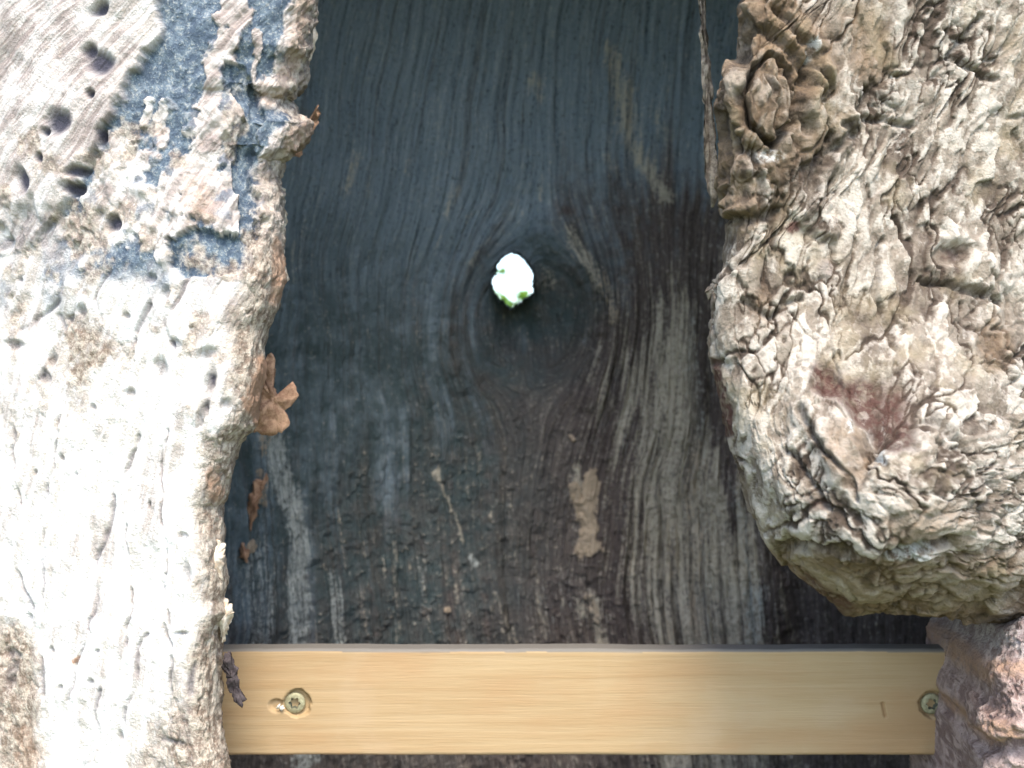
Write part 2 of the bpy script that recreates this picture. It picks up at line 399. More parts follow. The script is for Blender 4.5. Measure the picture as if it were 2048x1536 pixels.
    pit = ell(px, py, 1905, 505, 34, 26, 0, .5) * .006 + ell(px, py, 1770, 815, 70, 60, 20, .5) * .007 + ell(px, py, 1655, 765, 26, 34, 0, .5) * .004 + ell(px, py, 1740, 900, 22, 70, 25, .5) * .006
    h = h + ridges * .8 - grooves * .8 - pit
    lip = sm(-60, 25, DI)
    h = h * (.25 + .75 * lip)
    P = P + n * h[..., None]
    red = np.clip(ell(px, py, 1655, 765, 30, 46) + ell(px, py, 1750, 800, 75, 46, 15) + ell(px, py, 1800, 860, 36, 40) + stroke(px, py, [(1437, 720), (1446, 800), (1456, 870)], 8) +
                  ell(px, py, 1590, 455, 16, 14) + ell(px, py, 1910, 505, 26, 16) * .7 + ell(px, py, 1640, 1000, 30, 16) * .7 + stroke(px, py, [(1620, 1170), (1690, 1215)], 20) * .8 + ell(px, py, 1650, 540, 16, 26) * .5, 0, 1)
    olive = np.clip(eye * .5 + stroke(px, py, [(1500, 20), (1570, 60), (1620, 130)], 60) * .8 + stroke(px, py, [(1720, 40), (1740, 120)], 40) * .7 + sm(1060, 1140, PY) * .75 + ell(px, py, 1860, 1050, 90, 40) * .6 +
                    stroke(px, py, [(1440, 320), (1480, 420)], 40) * .8 + ell(px, py, 1990, 690, 40, 60) * .6 + stroke(px, py, [(1530, 590), (1520, 660)], 16) * .5 + ell(px, py, 1700, 900, 40, 60) * .7 + sm(30, -20, DI) * .5, 0, 1)
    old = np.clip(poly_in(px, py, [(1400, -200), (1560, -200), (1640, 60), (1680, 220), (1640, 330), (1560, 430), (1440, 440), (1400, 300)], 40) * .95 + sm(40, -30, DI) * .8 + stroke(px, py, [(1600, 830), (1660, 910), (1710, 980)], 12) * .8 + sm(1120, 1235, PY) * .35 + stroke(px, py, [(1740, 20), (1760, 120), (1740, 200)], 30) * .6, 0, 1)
    white = np.clip(ell(px, py, 1540, 312, 28, 16) + stroke(px, py, [(1615, 90), (1618, 125)], 8) + ell(px, py, 1762, 905, 12, 26) + stroke(px, py, [(1705, 845), (1702, 870)], 6) + ell(px, py, 1800, 1110, 40, 14) * .7 + ell(px, py, 1850, 1100, 24, 20) * .8, 0, 1)
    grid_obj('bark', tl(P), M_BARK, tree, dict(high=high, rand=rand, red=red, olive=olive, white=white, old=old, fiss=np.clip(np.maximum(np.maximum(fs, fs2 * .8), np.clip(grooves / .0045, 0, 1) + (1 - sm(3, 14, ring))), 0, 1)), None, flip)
build_bark()

# ---- lower right: reddish lump of bark in front of the board's end
def build_burl():
    B = [(2420, 1215), (2190, 1222), (2110, 1228), (2045, 1236), (2010, 1262), (1998, 1305), (1978, 1340), (1978, 1390), (1963, 1440), (1954, 1500), (1950, 1560), (1940, 1750), (2020, 1900), (2370, 1990)]
    C = [(2400, 1330), (2330, 1400), (2330, 1560), (2330, 1700)]
    def front(px, py): return y_front((px - 1024) / F * .5, .03) - .02 - np.exp(-((px - 2060) / 130) ** 2 - ((py - 1420) / 120) ** 2) * .012
    P, PX, PY, DI, ST = lobe(B, C, 420, 200, front, 90, .04, .10, 1.3, 25, .01)
    n, flip = outward(P)
    h, high, rand, fs = bark_relief(P, .0085, 205, (1, 1, .9))
    h = h * 1.0 + fbm(P / .022, 4, 210) * .0045 + fbm(P / .0035, 4, 211, .6) * .0014 - (1 - sm(.18, .42, worley(P / .0065, 212)[0])) * .0016
    px, py = PX + fbm(P / .012, 3, 215) * 14, PY + fbm(P / .012, 3, 216) * 14
    ledge = stroke(px, py, [(1940, 1470), (1990, 1500), (2048, 1490)], 18)
    h = h - ledge * .007 + stroke(px, py, [(1960, 1430), (2000, 1470), (2060, 1450)], 22) * .004 - stroke(px, py, [(1905, 1400), (1895, 1440)], 9) * .004
    P = P + n * (h * (.3 + .7 * sm(-40, 20, DI)))[..., None]
    white = np.clip(sm(1330, 1270, py) * .9 + ell(px, py, 2010, 1310, 70, 40) * .4, 0, 1)
    rust = np.clip(stroke(px, py, [(1940, 1380), (1990, 1340), (2040, 1335)], 18) * .8 + ell(px, py, 1990, 1465, 46, 22) * .9, 0, 1)
    grid_obj('burl', tl(P), M_BURL, tree, dict(high=high, white=white, rust=rust), None, flip)
build_burl()

# ---- left side: bleached, barkless wood
LEDGE = [(1000, -1400), (760, -900), (660, -300), (640, -60), (632, 0), (626, 60), (630, 100), (608, 130), (606, 180), (585, 200), (600, 230), (622, 245), (606, 300), (575, 318), (566, 360), (572, 430), (568, 500), (575, 560), (556, 620),
         (540, 660), (535, 720), (528, 800), (515, 850), (484, 885), (470, 930), (455, 985), (440, 1010), (447, 1070), (446, 1110), (452, 1150), (450, 1200), (464, 1225), (452, 1262), (448, 1310), (444, 1360), (442, 1420), (448, 1480), (462, 1545), (470, 1620), (600, 1800), (980, 1990)]
def build_pale():
    C = [(400, -1400), (-180, -1000), (-260, -300), (-260, 400), (-260, 1000), (-260, 1500), (-180, 1800), (400, 1990)]
    def front(px, py):
        X = (px - 1024) / F * .5
        return y_front(X, .0) - .004 + np.exp(-((px - 470) / 170) ** 2) * sm(520, 250, py) * .012
    P, PX, PY, DI, ST = lobe(LEDGE, C, 1000, 420, front, lambda y: lin(y, [(-900, 200), (0, 270), (450, 230), (750, 130), (950, 90), (1540, 85), (1990, 90)]),
                         lambda y: lin(y, [(-900, .05), (0, .06), (450, .055), (800, .04), (1540, .03), (1990, .03)]), .13, 1.25, 40, .06)
    n, flip = outward(P)
    W = P
    wob = fbm(W / .016, 4, 300)
    px, py = PX + wob * 20 + fbm(W / .004, 3, 301) * 6, PY + fbm(W / .016, 4, 302) * 26 + fbm(W / .004, 3, 303) * 6
    # slanting grain direction: steep at the bottom, leaning at the top left
    yy = np.arange(-1000, 2001, 10.0); li = np.cumsum(lin(yy, [(-900, 1.0), (0, 1.0), (400, .6), (800, .32), (1500, .1)])) * 10
    gx = (PX + np.interp(PY, yy, li) + fbm(W / .05, 2, 305) * 30) / F * .5
    flow = np.stack([gx, P[..., 1] * .3, P[..., 2]], -1)
    gr = fbm(np.stack([gx / .006, gx * 0, P[..., 2] / .07], -1), 4, 310)
    # outer pale layer (upper left) ends at a slanting step; the grey-blue layer lies under it
    step_x = lin(PY, [(-900, 420), (0, 326), (60, 322), (120, 292), (200, 244), (300, 205), (360, 165), (430, 120), (500, 60), (560, -300)])
    zone_top = sm(600, 420, PY + wob * 160 + fbm(W / .05, 2, 306) * 90)
    outer = sm(6, -6, px - step_x) * zone_top
    under = zone_top * (1 - outer) * sm(-20, 12, DI)
    # crust lying on the grey-blue layer
    crust = 0
    for pts, w in [([(478, 22), (452, 80), (440, 130), (432, 165)], 27), ([(448, 175), (418, 225), (400, 255)], 30), ([(470, 195), (445, 240), (415, 270), (402, 320)], 26), ([(430, 300), (420, 330)], 26), ([(330, 215), (318, 250), (322, 285)], 15), ([(300, 200), (282, 250)], 10), ([(270, 325), (300, 318)], 20),
                   ([(612, -120), (605, 0), (592, 70), (572, 120), (590, 150), (560, 175), (528, 190)], 22), ([(540, 190), (575, 170), (596, 110)], 16), ([(600, 265), (560, 290), (545, 340), (530, 400), (545, 470), (555, 520)], 24), ([(575, 280), (610, 262)], 22),
                   ([(350, 360), (400, 380), (440, 370)], 32), ([(330, 400), (420, 420), (470, 445)], 24), ([(250, 330), (210, 420), (240, 450)], 40), ([(300, 430), (330, 470)], 40), ([(380, 340), (340, 390)], 26), ([(505, 190), (520, 60)], 5), ([(335, 440), (320, 500)], 20), ([(270, 380), (310, 420)], 30), ([(240, 280), (205, 360)], 12)]:
        crust = np.maximum(crust, stroke(px, py, pts, w * 1.1, .75))
    crust = sm(.46, .58, crust + .55 * fbm(W / .0045, 4, 321) + .25 * fbm(W / .012, 2, 322))
    spots = sm(.18, .24, fbm(W / .010, 4, 320)) * sm(150, 420, PY) * zone_top
    crust = np.maximum(crust, spots * sm(560, 400, PX))
    dark = np.clip(poly_in(px, py, [(335, 470), (400, 455), (470, 470), (500, 500), (480, 545), (430, 552), (380, 548), (335, 530)], 6) + stroke(px, py, [(480, 330), (500, 400), (495, 470)], 24, .15) + stroke(px, py, [(470, 150), (500, 240), (490, 320)], 24, .2), 0, 1)
    dark = sm(.42, .62, dark + .5 * fbm(W / .006, 4, 323))
    under = np.clip(np.maximum(under * (1 - crust), dark), 0, 1)
    under = np.maximum(under, sm(.22, .34, fbm(W / .009, 4, 324)) * sm(700, 300, PY) * sm(60, 260, PX) * .8 * (1 - outer))
    holes = np.zeros(PX.shape)
    hp = [(208, 25, 20, 11, -35), (212, 132, 24, 22, 0), (196, 110, 12, 14, 0), (132, 250, 20, 24, 10), (110, 268, 9, 9, 0), (60, 365, 13, 24, -8), (97, 318, 8, 9, 0), (165, 345, 16, 9, -20), (155, 380, 18, 12, 10), (195, 195, 9, 9, 0), (215, 275, 8, 14, 0), (15, 490, 16, 12, -30), (225, 445, 12, 16, 20),
          (320, 737, 14, 19, -15), (262, 786, 9, 8, 0), (166, 624, 11, 12, 0), (252, 633, 7, 7, 0), (302, 556, 9, 8, 0), (330, 588, 9, 15, 0), (270, 680, 6, 6, 0), (350, 685, 10, 7, -10), (350, 690, 14, 10, 0), (415, 710, 20, 12, -20), (450, 810, 12, 12, 0), (105, 1300, 6, 7, 0), (200, 1300, 4, 4, 0), (125, 1374, 6, 6, 0), (120, 918, 6, 7, 0), (186, 815, 5, 7, 0),
          (372, 1075, 9, 8, 0), (375, 1150, 8, 24, 8), (360, 1267, 14, 4, 0), (72, 945, 4, 6, 0), (150, 950, 4, 5, 0), (185, 1363, 4, 6, 0), (300, 1010, 5, 7, 0), (40, 560, 8, 6, 0), (30, 690, 20, 10, 0), (90, 755, 9, 14, 0), (105, 722, 8, 12, 0), (54, 1235, 6, 8, 0), (420, 760, 8, 30, 20), (405, 830, 7, 24, 20), (20, 1310, 14, 10, 0), (18, 1350, 10, 34, 12)]
    for cx, cy, rx, ry, ro in hp:
        holes = np.maximum(holes, ell(PX + wob * 9 + (px - PX) * .15, PY + (py - PY) * .15, cx, cy, rx, ry, ro, .55))
    cracks = np.zeros(PX.shape)
    for pts, w in [([(120, 830), (95, 960), (80, 1100), (85, 1200)], 2.5), ([(330, 860), (320, 960), (335, 1060), (325, 1180), (340, 1250)], 2.5), ([(250, 1050), (262, 1180), (250, 1290)], 2), ([(30, 800), (22, 900), (40, 1010)], 2.5), ([(380, 560), (330, 640), (345, 720)], 4), ([(225, 520), (200, 600), (215, 640)], 3), ([(195, 500), (165, 575), (140, 640), (118, 630), (128, 660), (95, 720), (75, 770)], 4), ([(118, 600), (60, 650), (40, 660)], 4), ([(282, 830), (270, 890), (240, 960), (215, 1020), (205, 1080), (185, 1120), (186, 1200), (178, 1260)], 3.5), ([(300, 610), (275, 660), (265, 690)], 5), ([(420, 755), (405, 820), (390, 850)], 6),
                   ([(290, 1270), (275, 1300), (278, 1370), (245, 1430), (240, 1480)], 3.5), ([(200, 1380), (190, 1480), (170, 1540)], 3), ([(30, 1140), (60, 1220), (75, 1300), (90, 1390)], 4), ([(310, 1440), (320, 1480), (370, 1490), (375, 1530)], 5), ([(390, 1330), (378, 1430), (372, 1490)], 6), ([(330, 1250), (345, 1330), (330, 1420)], 3), ([(165, 1290), (145, 1400)], 3)]:
        cracks = np.maximum(cracks, stroke(PX + wob * 10 + (px - PX) * .2, PY, pts, w * 1.1, .9) * (.25 + .75 * sm(-.25, .2, fbm(W / .012, 3, 371))))
    rimw = lin(PY, [(-900, 40), (300, 60), (700, 130), (900, 95), (1100, 62), (1300, 72), (1420, 130), (1540, 190), (1990, 200)])
    rim = sm(1.25, .45, DI / rimw + fbm(W / .012, 3, 330) * .45) * np.clip(sm(420, 720, PY) + .75, 0, 1)
    bl = stroke(px, py, [(20, 1290), (30, 1400), (45, 1560)], 55, .5) + stroke(px, py, [(340, 1500), (300, 1560)], 60, .5) * .8
    blot = np.clip(sm(.02, .40, fbm(W / .014, 5, 340)) * sm(1150, 600, PY) * sm(100, 300, PY) * .8, 0, 1) + ell(px, py, 150, 715, 60, 50) * .5
    rim = np.clip(np.maximum(np.maximum(rim, bl), blot), 0, 1)
    rust = np.clip(stroke(px, py, [(530, 730), (510, 800), (520, 840)], 18) + ell(px, py, 540, 850, 30, 26) + stroke(px, py, [(425, 960), (430, 990)], 14) * .6 + stroke(px, py, [(553, 490), (568, 540), (560, 600)], 12) * .7 + stroke(px, py, [(600, 0), (596, 100), (560, 180), (525, 195)], 14) * .35 + stroke(px, py, [(610, 260), (590, 300)], 16) * .45 + ell(px, py, 390, 400, 30, 40) * .3 + ell(px, py, 155, 1322, 7, 9) + ell(px, py, 60, 1500, 30, 60) * .35, 0, 1)
    h = gr * .0009 + fbm(W / .03, 3, 350) * .003 + fbm(W / .006, 4, 351) * .0007
    h = h + outer * .0055 + np.where(outer < .5, crust * (.0016 + .0025 * fbm(W / .006, 4, 352)) * zone_top, 0) - dark * .004
    bh, bhi, _, _ = bark_relief(W, .0095, 360, (1, 1, .5))
    h = h + rim * (bh * .75) - holes * np.where(PY < 480, .0036, .0022) - cracks * .0016
    h = h * (.3 + .7 * sm(-60, 10, DI))
    P = P + n * h[..., None]
    duller = np.clip(sm(900, 100, PY + fbm(W / .04, 3, 373) * 500) * (.75 + .7 * fbm(W / .012, 4, 370)) + sm(.05, .4, fbm(W / .015, 4, 374)) * .55, 0, 1)  # duller wood colour, stronger towards the top, plus random blotches
    pit = np.clip(holes * np.where(PY < 480, 1.0, .45) + cracks * .6, 0, 1)
    grid_obj('bleached_wood', tl(P), M_PALE, tree, dict(duller=duller, under=under, rim=rim, rust=rust, pit=pit, flow=flow), None, flip)
build_pale()

# ---- inner wall of the hollow, with the knot hole through its back
CX, CY, CAX, CAY = .055, .60, .285, .22
HOLE = [(1022, 509), (1034, 511), (1046, 521), (1056, 534), (1062, 545), (1066, 554), (1062, 561), (1064, 573), (1065, 585), (1052, 594), (1040, 602), (1030, 607), (1036, 611), (1024, 613), (1012, 606), (1001, 597), (992, 585), (985, 570), (984, 562), (991, 551), (997, 541), (995, 531), (1004, 521), (1012, 513)]
def y_back_outer(X): return EC[1] + ESY * np.sqrt(np.clip(1 - ((X - EC[0]) / ESX) ** 2, 0, 1))
def build_cavity():
    na, nz = 1000, 900
    a = np.linspace(math.radians(-14), math.radians(194), 4000)
    # denser where it is seen
    dens = 1 + 2.2 * np.exp(-((a - math.radians(90)) / 1.2) ** 2)
    cs = np.cumsum(dens); a = np.interp(np.linspace(cs[0], cs[-1], na), cs, a)
    z = np.r_[np.linspace(-.62, -.36, 40)[:-1], np.linspace(-.36, .36, nz - 120), np.linspace(.36, .90, 82)[1:]] + CZ
    nz = len(z)
    A, Z = np.meshgrid(a, z, indexing='ij')
    base = np.stack([CX + CAX * np.cos(A), CY + CAY * np.sin(A), Z], -1)
    # dome at the top, bowl at the bottom
    cl = np.clip(np.maximum((Z - CZ - .66) / .24, (CZ - .45 - Z) / .17), 0, 1)
    sc = np.sqrt(np.clip(1 - cl ** 2, 0, 1))[..., None]
    base[..., :2] = np.array([CX, CY]) + (base[..., :2] - np.array([CX, CY])) * sc
    PX, PY = project(base)
    PX = np.where(base[..., 1] > .3, PX, 0)
    n = np.stack([-np.cos(A) / CAX, -np.sin(A) / CAY, 0 * A], -1); n /= np.linalg.norm(n, axis=-1, keepdims=True)
    W = base
    w1 = fbm(W / .07, 2, 400); w2 = fbm(W / .05, 2, 401); f3 = fbm(W / .007, 3, 402); f4 = fbm(W / .007, 3, 403)
    px = PX + w1 * 22 + f3 * 8; py = PY + w2 * 30 + f4 * 12
    rec = poly_in(px, py, [(1560, 1090), (1700, 1090), (1990, 1200), (1990, 1700), (1560, 1700)], 25)
    # fibres part around the knot
    kx, ky, ka = 1062, 640, 120
    x = PX + w1 * 16 - kx; y = (PY - ky) * .8 + w2 * 10
    r = np.hypot(x, y) + 1e-6
    rr = np.maximum(r, ka * .75)
    psi = x * (1 - (ka / rr) ** 2 * .95) + lin(PY, [(-500, 0), (300, 0), (1400, 60)])
    psi = np.where(np.abs(PX) < 5000, psi, 0)
    arc = CAX * (A - math.pi / 2) * -1 * 2350          # far from the knot the fibres follow the wall
    wgt = sm(900, 300, r)
    psi = psi * wgt + (arc + lin(PY, [(-500, 0), (300, 0), (1400, 60)])) * (1 - wgt)
    u = psi * .00041; along = (y * (1 + (ka / rr) ** 2 * .5)) * .00041
    flow = np.stack([u, u * 0, along], -1)
    pale_w = poly_in(px + fbm(np.stack([u / .006, u * 0, along / .06], -1), 4, 419) * 80, py + fbm(np.stack([u / .004, u * 0, along / .06], -1), 3, 424) * 160, [(1310, 600), (1345, 560), (1400, 640), (1430, 800), (1500, 1000), (1560, 1140), (1560, 1330), (1560, 1700), (1300, 1700), (1290, 1300), (1250, 1100), (1225, 900), (1205, 800), (1260, 720)], 60)
    gr = fbm(np.stack([u / .006, u * 0, along / .09], -1), 3, 410)
    gr2 = fbm(np.stack([u / .0024, u * 0, along / .05], -1), 3, 411)
    groove = sm(.12, .5, -gr2)
    fine = fbm(np.stack([u / .0013, u * 0, along / .02], -1), 3, 414)
    h = gr * .0030 + gr2 * .0010 + fine * .0007 + fbm(W / .06, 3, 412) * .007 + f3 * .0016 - groove * pale_w * .0034 - sm(.35, .6, fbm(np.stack([u / .004, u * 0, along / .03], -1), 3, 415)) * .002
    gr3 = fbm(np.stack([u / .0075, u * 0, along / .30], -1), 3, 417); gr4 = fbm(np.stack([u / .0035, u * 0, along / .16], -1), 3, 418)
    gv = np.clip(sm(.06, .34, gr3) + sm(.16, .45, gr4) * .8, 0, 1); pv = np.clip(pale_w + sm(1150, 1290, PX) * sm(420, 700, PY) * .5, 0, 1)
    groove_a = np.clip(gv * pv + sm(.25, .5, gr4) * .55 + rec * .2, 0, 1)
    h = h - gv * pv * .0030
    # knot bowl and its raised lip
    bowl = np.exp(-((PX - 1064) / 92) ** 2 - ((PY - 650) / 105) ** 2)
    h = h - bowl * .031
    lipd = seg_d(px, py, [(1085, 470), (1130, 500), (1180, 550), (1215, 600), (1232, 660), (1215, 730), (1180, 790)])
    h = h + np.exp(-(lipd / 26) ** 2) * .008 + np.exp(-(seg_d(px, py, [(960, 480), (925, 540), (905, 640), (940, 740)]) / 30) ** 2) * .004
    h = h + np.exp(-(seg_d(px, py, [(1170, 820), (1140, 900), (1170, 1000), (1180, 1120)]) / 26) ** 2) * .005
    h = h - rec * .03                                                   # deep corner under the bark
    P = base + n * (h * sc[..., 0])[..., None]
    # masks
    st = fbm(np.stack([u / .010, u * 0, along / .10], -1), 4, 416)
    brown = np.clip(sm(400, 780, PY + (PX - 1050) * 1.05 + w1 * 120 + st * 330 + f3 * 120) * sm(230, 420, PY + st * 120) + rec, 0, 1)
    green = np.clip(ell(PX, PY, 700, 960, 330, 460, -12, .6) * 1.2 + ell(PX, PY, 1100, 560, 130, 110) * .8 + ell(PX, PY, 1070, 690, 110, 100) * .5, 0, 1) * sm(-1.1, -.1, st + f4 * .5)  # dark green tone paints shade over the lower left wall
    pale = pale_w * (.95 - .3 * sm(1350, 1500, PX) * sm(900, 700, PY))
    for pts, w, a_ in [([(1222, 90), (1240, 190), (1262, 260), (1300, 330), (1338, 385)], 17, .8), ([(1240, 160), (1255, 240)], 26, .75), ([(1310, 210), (1330, 260)], 14, .45), ([(1225, 310), (1265, 370)], 8, .5), ([(1062, 145), (1072, 180)], 15, .7), ([(705, 320), (690, 385)], 11, .6), ([(820, 330), (815, 360)], 6, .5), ([(905, 385), (890, 430)], 8, .65),
                        ([(930, 310), (915, 350)], 6, .4), ([(760, 190), (762, 235)], 6, .5), ([(737, 360), (730, 400)], 5, .5), ([(1080, 360), (1078, 400)], 7, .55), ([(960, 490), (985, 470)], 6, .5), ([(940, 420), (930, 440)], 5, .5), ([(625, 400), (610, 540)], 7, .45), ([(590, 500), (588, 570)], 6, .5), ([(1140, 470), (1150, 500), (1190, 550)], 14, .7), ([(1100, 540), (1105, 580)], 8, .6),
                        ([(1180, 555), (1220, 590), (1228, 640)], 14, .6), ([(1200, 690), (1180, 770)], 9, .6), ([(830, 560), (860, 800), (925, 980)], 9, .35), ([(880, 480), (868, 560)], 6, .4), ([(868, 940), (880, 965)], 7, .9), ([(880, 965), (915, 1020), (930, 1080)], 3, .8), ([(1140, 930), (1145, 1000)], 8, .8), ([(1000, 1180), (1040, 1290)], 7, .6), ([(1200, 1190), (1215, 1300)], 18, .8),
                        ([(1160, 1190), (1180, 1240)], 10, .7), ([(1220, 800), (1240, 1000), (1250, 1200)], 12, .5), ([(790, 1080), (800, 1240), (805, 1290)], 6, .6), ([(905, 1130), (925, 1200)], 7, .5), ([(640, 590), (645, 690)], 5, .4), ([(740, 670), (745, 720)], 5, .45), ([(940, 530), (960, 510)], 7, .6), ([(1270, 700), (1290, 560)], 9, .35), ([(1080, 1120), (1100, 1290)], 5, .5), ([(700, 1050), (760, 1180)], 7, .35), ([(1400, 500), (1420, 620)], 10, .3)]:
        pale = np.maximum(pale, stroke(px, py, pts, w * 1.15, .9) * min(1, a_ * 1.05))
    grey = np.zeros(PX.shape)
    for pts, w, a_ in [([(540, 870), (560, 960), (590, 1080), (600, 1290), (610, 1500)], 26, .9), ([(500, 1120), (520, 1290)], 40, .6), ([(660, 1160), (680, 1290)], 14, .6), ([(860, 1080), (850, 1200)], 14, .4), ([(1500, 1180), (1500, 1290)], 26, .7), ([(640, 640), (600, 620)], 20, .35), ([(1385, 650), (1400, 1100), (1420, 1290)], 16, .45), ([(1470, 960), (1500, 1160)], 14, .5), ([(950, 1110), (955, 1125)], 9, .9)]:
        grey = np.maximum(grey, stroke(px, py, pts, w, .5) * a_)
    tan = np.zeros(PX.shape)
    for pts, w, a_ in [([(1172, 960), (1165, 1020), (1168, 1060)], 17, 1), ([(1180, 1080), (1165, 1085)], 19, 1), ([(1135, 970), (1150, 1010)], 9, .9), ([(520, 960), (515, 1010)], 11, .6), ([(486, 1095), (490, 1110)], 9, .9), ([(530, 870), (525, 900)], 12, .5), ([(905, 1215), (906, 1220)], 6, 1), ([(1130, 875), (1132, 880)], 6, .8), ([(1190, 1190), (1210, 1240)], 10, .5), ([(1205, 560), (1226, 640)], 12, .4), ([(1380, 900), (1400, 1290)], 14, .4), ([(1340, 1000), (1345, 1280)], 12, .35)]:
        tan = np.maximum(tan, stroke(px, py, pts, w, .4) * a_)
    lumps = sm(.25, .5, fbm(W / .008, 3, 420)) * brown * sm(700, 900, PY)
    lumps2 = sm(.28, .5, fbm(W / .0035, 3, 421) + .25 * fbm(W / .02, 2, 422)) * brown * sm(650, 950, PY)
    pale = np.maximum(pale, np.maximum(lumps * .3, lumps2 * .55))
    P = P + n * (tan * .0025 + lumps * .0014 + lumps2 * .0010)[..., None]
    # the hole: faces inside the outline go, and a rough tunnel runs out through the trunk
    QX, QY = project(P)
    hx = PX * 0 + QX; hy = QY
    ins = np.zeros(QX.shape, bool); pts = HOLE; m = len(pts)
    for k in range(m):
        (x0, y0), (x1, y1) = pts[k], pts[(k + 1) % m]
        if y0 == y1: continue
        ins ^= ((y0 > hy) != (y1 > hy)) & (hx < (x1 - x0) * (hy - y0) / (y1 - y0) + x0)
    ins &= (P[..., 1] > .7)
    keep = ~ins
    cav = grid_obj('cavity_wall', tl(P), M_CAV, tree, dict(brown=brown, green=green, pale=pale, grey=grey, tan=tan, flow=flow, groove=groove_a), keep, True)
    yh = P[..., 1][np.hypot(QX - 1028, QY - 562) < 75].mean()
    return yh
YH = build_cavity()

def build_tunnel():
    pts = np.array(HOLE + HOLE[:1], float)
    s = np.r_[0, np.cumsum(np.hypot(*np.diff(pts, axis=0).T))]
    n = 160; t = np.linspace(0, s[-1], n + 1)[:-1]
    x = np.interp(t, s, pts[:, 0]); y = np.interp(t, s, pts[:, 1])
    x += fbm(np.stack([x * .2, y * .2, x * 0], -1), 4, 500, .7) * 9; y += fbm(np.stack([x * .2, y * .2, x * 0 + 5], -1), 4, 501, .7) * 9
    rings = []; m = 24
    cx, cy = 1028, 562
    for k in range(m):
        q = k / (m - 1)
        d = (YH - .022) + (.935 - YH + .022) * q
        grow = 1.12 - .15 * sm(0, .32, np.array(q)) + .55 * q ** 1.5
        j = fbm(np.stack([x * .05, y * .05, x * 0 + q * 5], -1), 3, 502) * .10 * (q + .15)
        if abs(grow - 1) < .02: j = j * 0
        rings.append(world_at(cx + (x - cx) * (grow + j), cy + (y - cy) * (grow + j), np.full(n, d)))
    P = np.array(rings); P = np.concatenate([P, P[:, :1]], 1)
    f = np.stack([P[..., 0], P[..., 2], P[..., 1]], -1)
    o = np.zeros(P.shape[:2])
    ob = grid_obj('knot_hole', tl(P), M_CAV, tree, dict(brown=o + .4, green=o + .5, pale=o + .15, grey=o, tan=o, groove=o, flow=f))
build_tunnel()

# ---- the outside of the trunk behind and above the hollow
def build_trunk():
    na, nz = 420, 420
    a = np.linspace(0, 2 * math.pi, na + 1); z = np.linspace(-.05, 4.2, nz)
    A, Z = np.meshgrid(a, z, indexing='ij')
    fl = 1 + .55 * np.exp(-Z / .28) + .10 * np.sin(A * 5 + 1) * np.exp(-Z / .35) - .03 * np.clip(Z - 2, 0, 3)
    P = np.stack([EC[0] + (ESX - .012) * fl * np.cos(A), EC[1] + (ESY - .012) * fl * np.sin(A), Z], -1)
    nrm = np.stack([np.cos(A) / ESX, np.sin(A) / ESY, 0 * A], -1); nrm /= np.linalg.norm(nrm, axis=-1, keepdims=True)
    PP = P.copy(); PP[-1] = PP[0]
    h, high, rand, fs = bark_relief(PP, .035, 600, (1, 1, .45))
    P2 = P + nrm * (h * .8 - .006 * 0)[..., None]
    P2[-1] = P2[0]
    dz = Z - CZ
    front = (np.sin(A) < -.25) & (dz > -.27) & (dz < .455)
    hx, hz = P[..., 0] - .0018, dz - .0948
    hole = (np.sin(A) > 0) & (np.hypot(hx, hz) < .036)
    o = np.zeros(Z.shape)
    grid_obj('trunk', tl(P2), M_BARK, tree, dict(high=high, rand=rand, red=o, olive=o + .2, white=o, old=o, fiss=fs), ~(front | hole), False)
    # broken top closes the shell
    ring = P2[:-1, -1]
    c = ring.mean(0) + np.array([0, 0, .05])
    v = np.vstack([ring, [c]])
    fc = [(k, (k + 1) % na, na) for k in range(na)]
    mesh_obj('broken_top', tl(v), fc, M_STRIP, tree)
build_trunk()

# ---- flakes, splinters
def flake(name, outline, d, thick, mat, seed, parent, lean=.0, curl=.004):
    """a thin crumpled plate: outline in photograph pixels at depth d, with real thickness"""
    pts = np.array(outline, float)
    s = np.r_[0, np.cumsum(np.hypot(*np.diff(np.vstack([pts, pts[:1]]), axis=0).T))]
    n = 72; t = np.linspace(0, s[-1], n + 1)[:-1]
    cl = np.vstack([pts, pts[:1]])
    x = np.interp(t, s, cl[:, 0]); y = np.interp(t, s, cl[:, 1])
    x = x + fbm(np.stack([x * .11, y * .11, x * 0 + seed], -1), 4, seed, .65) * 11; y = y + fbm(np.stack([x * .11, y * .11, x * 0 + seed + 3], -1), 4, seed + 1, .65) * 11
    cx, cy = x.mean(), y.mean()
    m = 9; V = []
    for side in (0, 1):
        for k in range(m):
            q = 1 - k / m
            X = cx + (x - cx) * q; Y = cy + (y - cy) * q
            cr = fbm(np.stack([X * .05, Y * .05, X * 0 + side * .3], -1), 3, seed + 5) * .0035 + curl * (1 - q * q) * -1 + lean * (X - cx) / 100
            dep = d + cr + (side * thick if k else side * thick * .8)
            V.append(world_at(X, Y, dep))
    V = np.array(V).reshape(-1, 3); fcs = []
    for side in (0, 1):
        o = side * m * n
        for k in range(m - 1):
            for i in range(n):
                j = (i + 1) % n
                q = (o + k * n + i, o + k * n + j, o + (k + 1) * n + j, o + (k + 1) * n + i)
                fcs.append(q if side == 0 else q[::-1])
        q = tuple(o + (m - 1) * n + i for i in range(n)); fcs.append(q if side == 0 else q[::-1])
    for i in range(n):
        j = (i + 1) % n; fcs.append((j, i, m * n + i, m * n + j))
    return mesh_obj(name, tl(V), fcs, mat, parent)
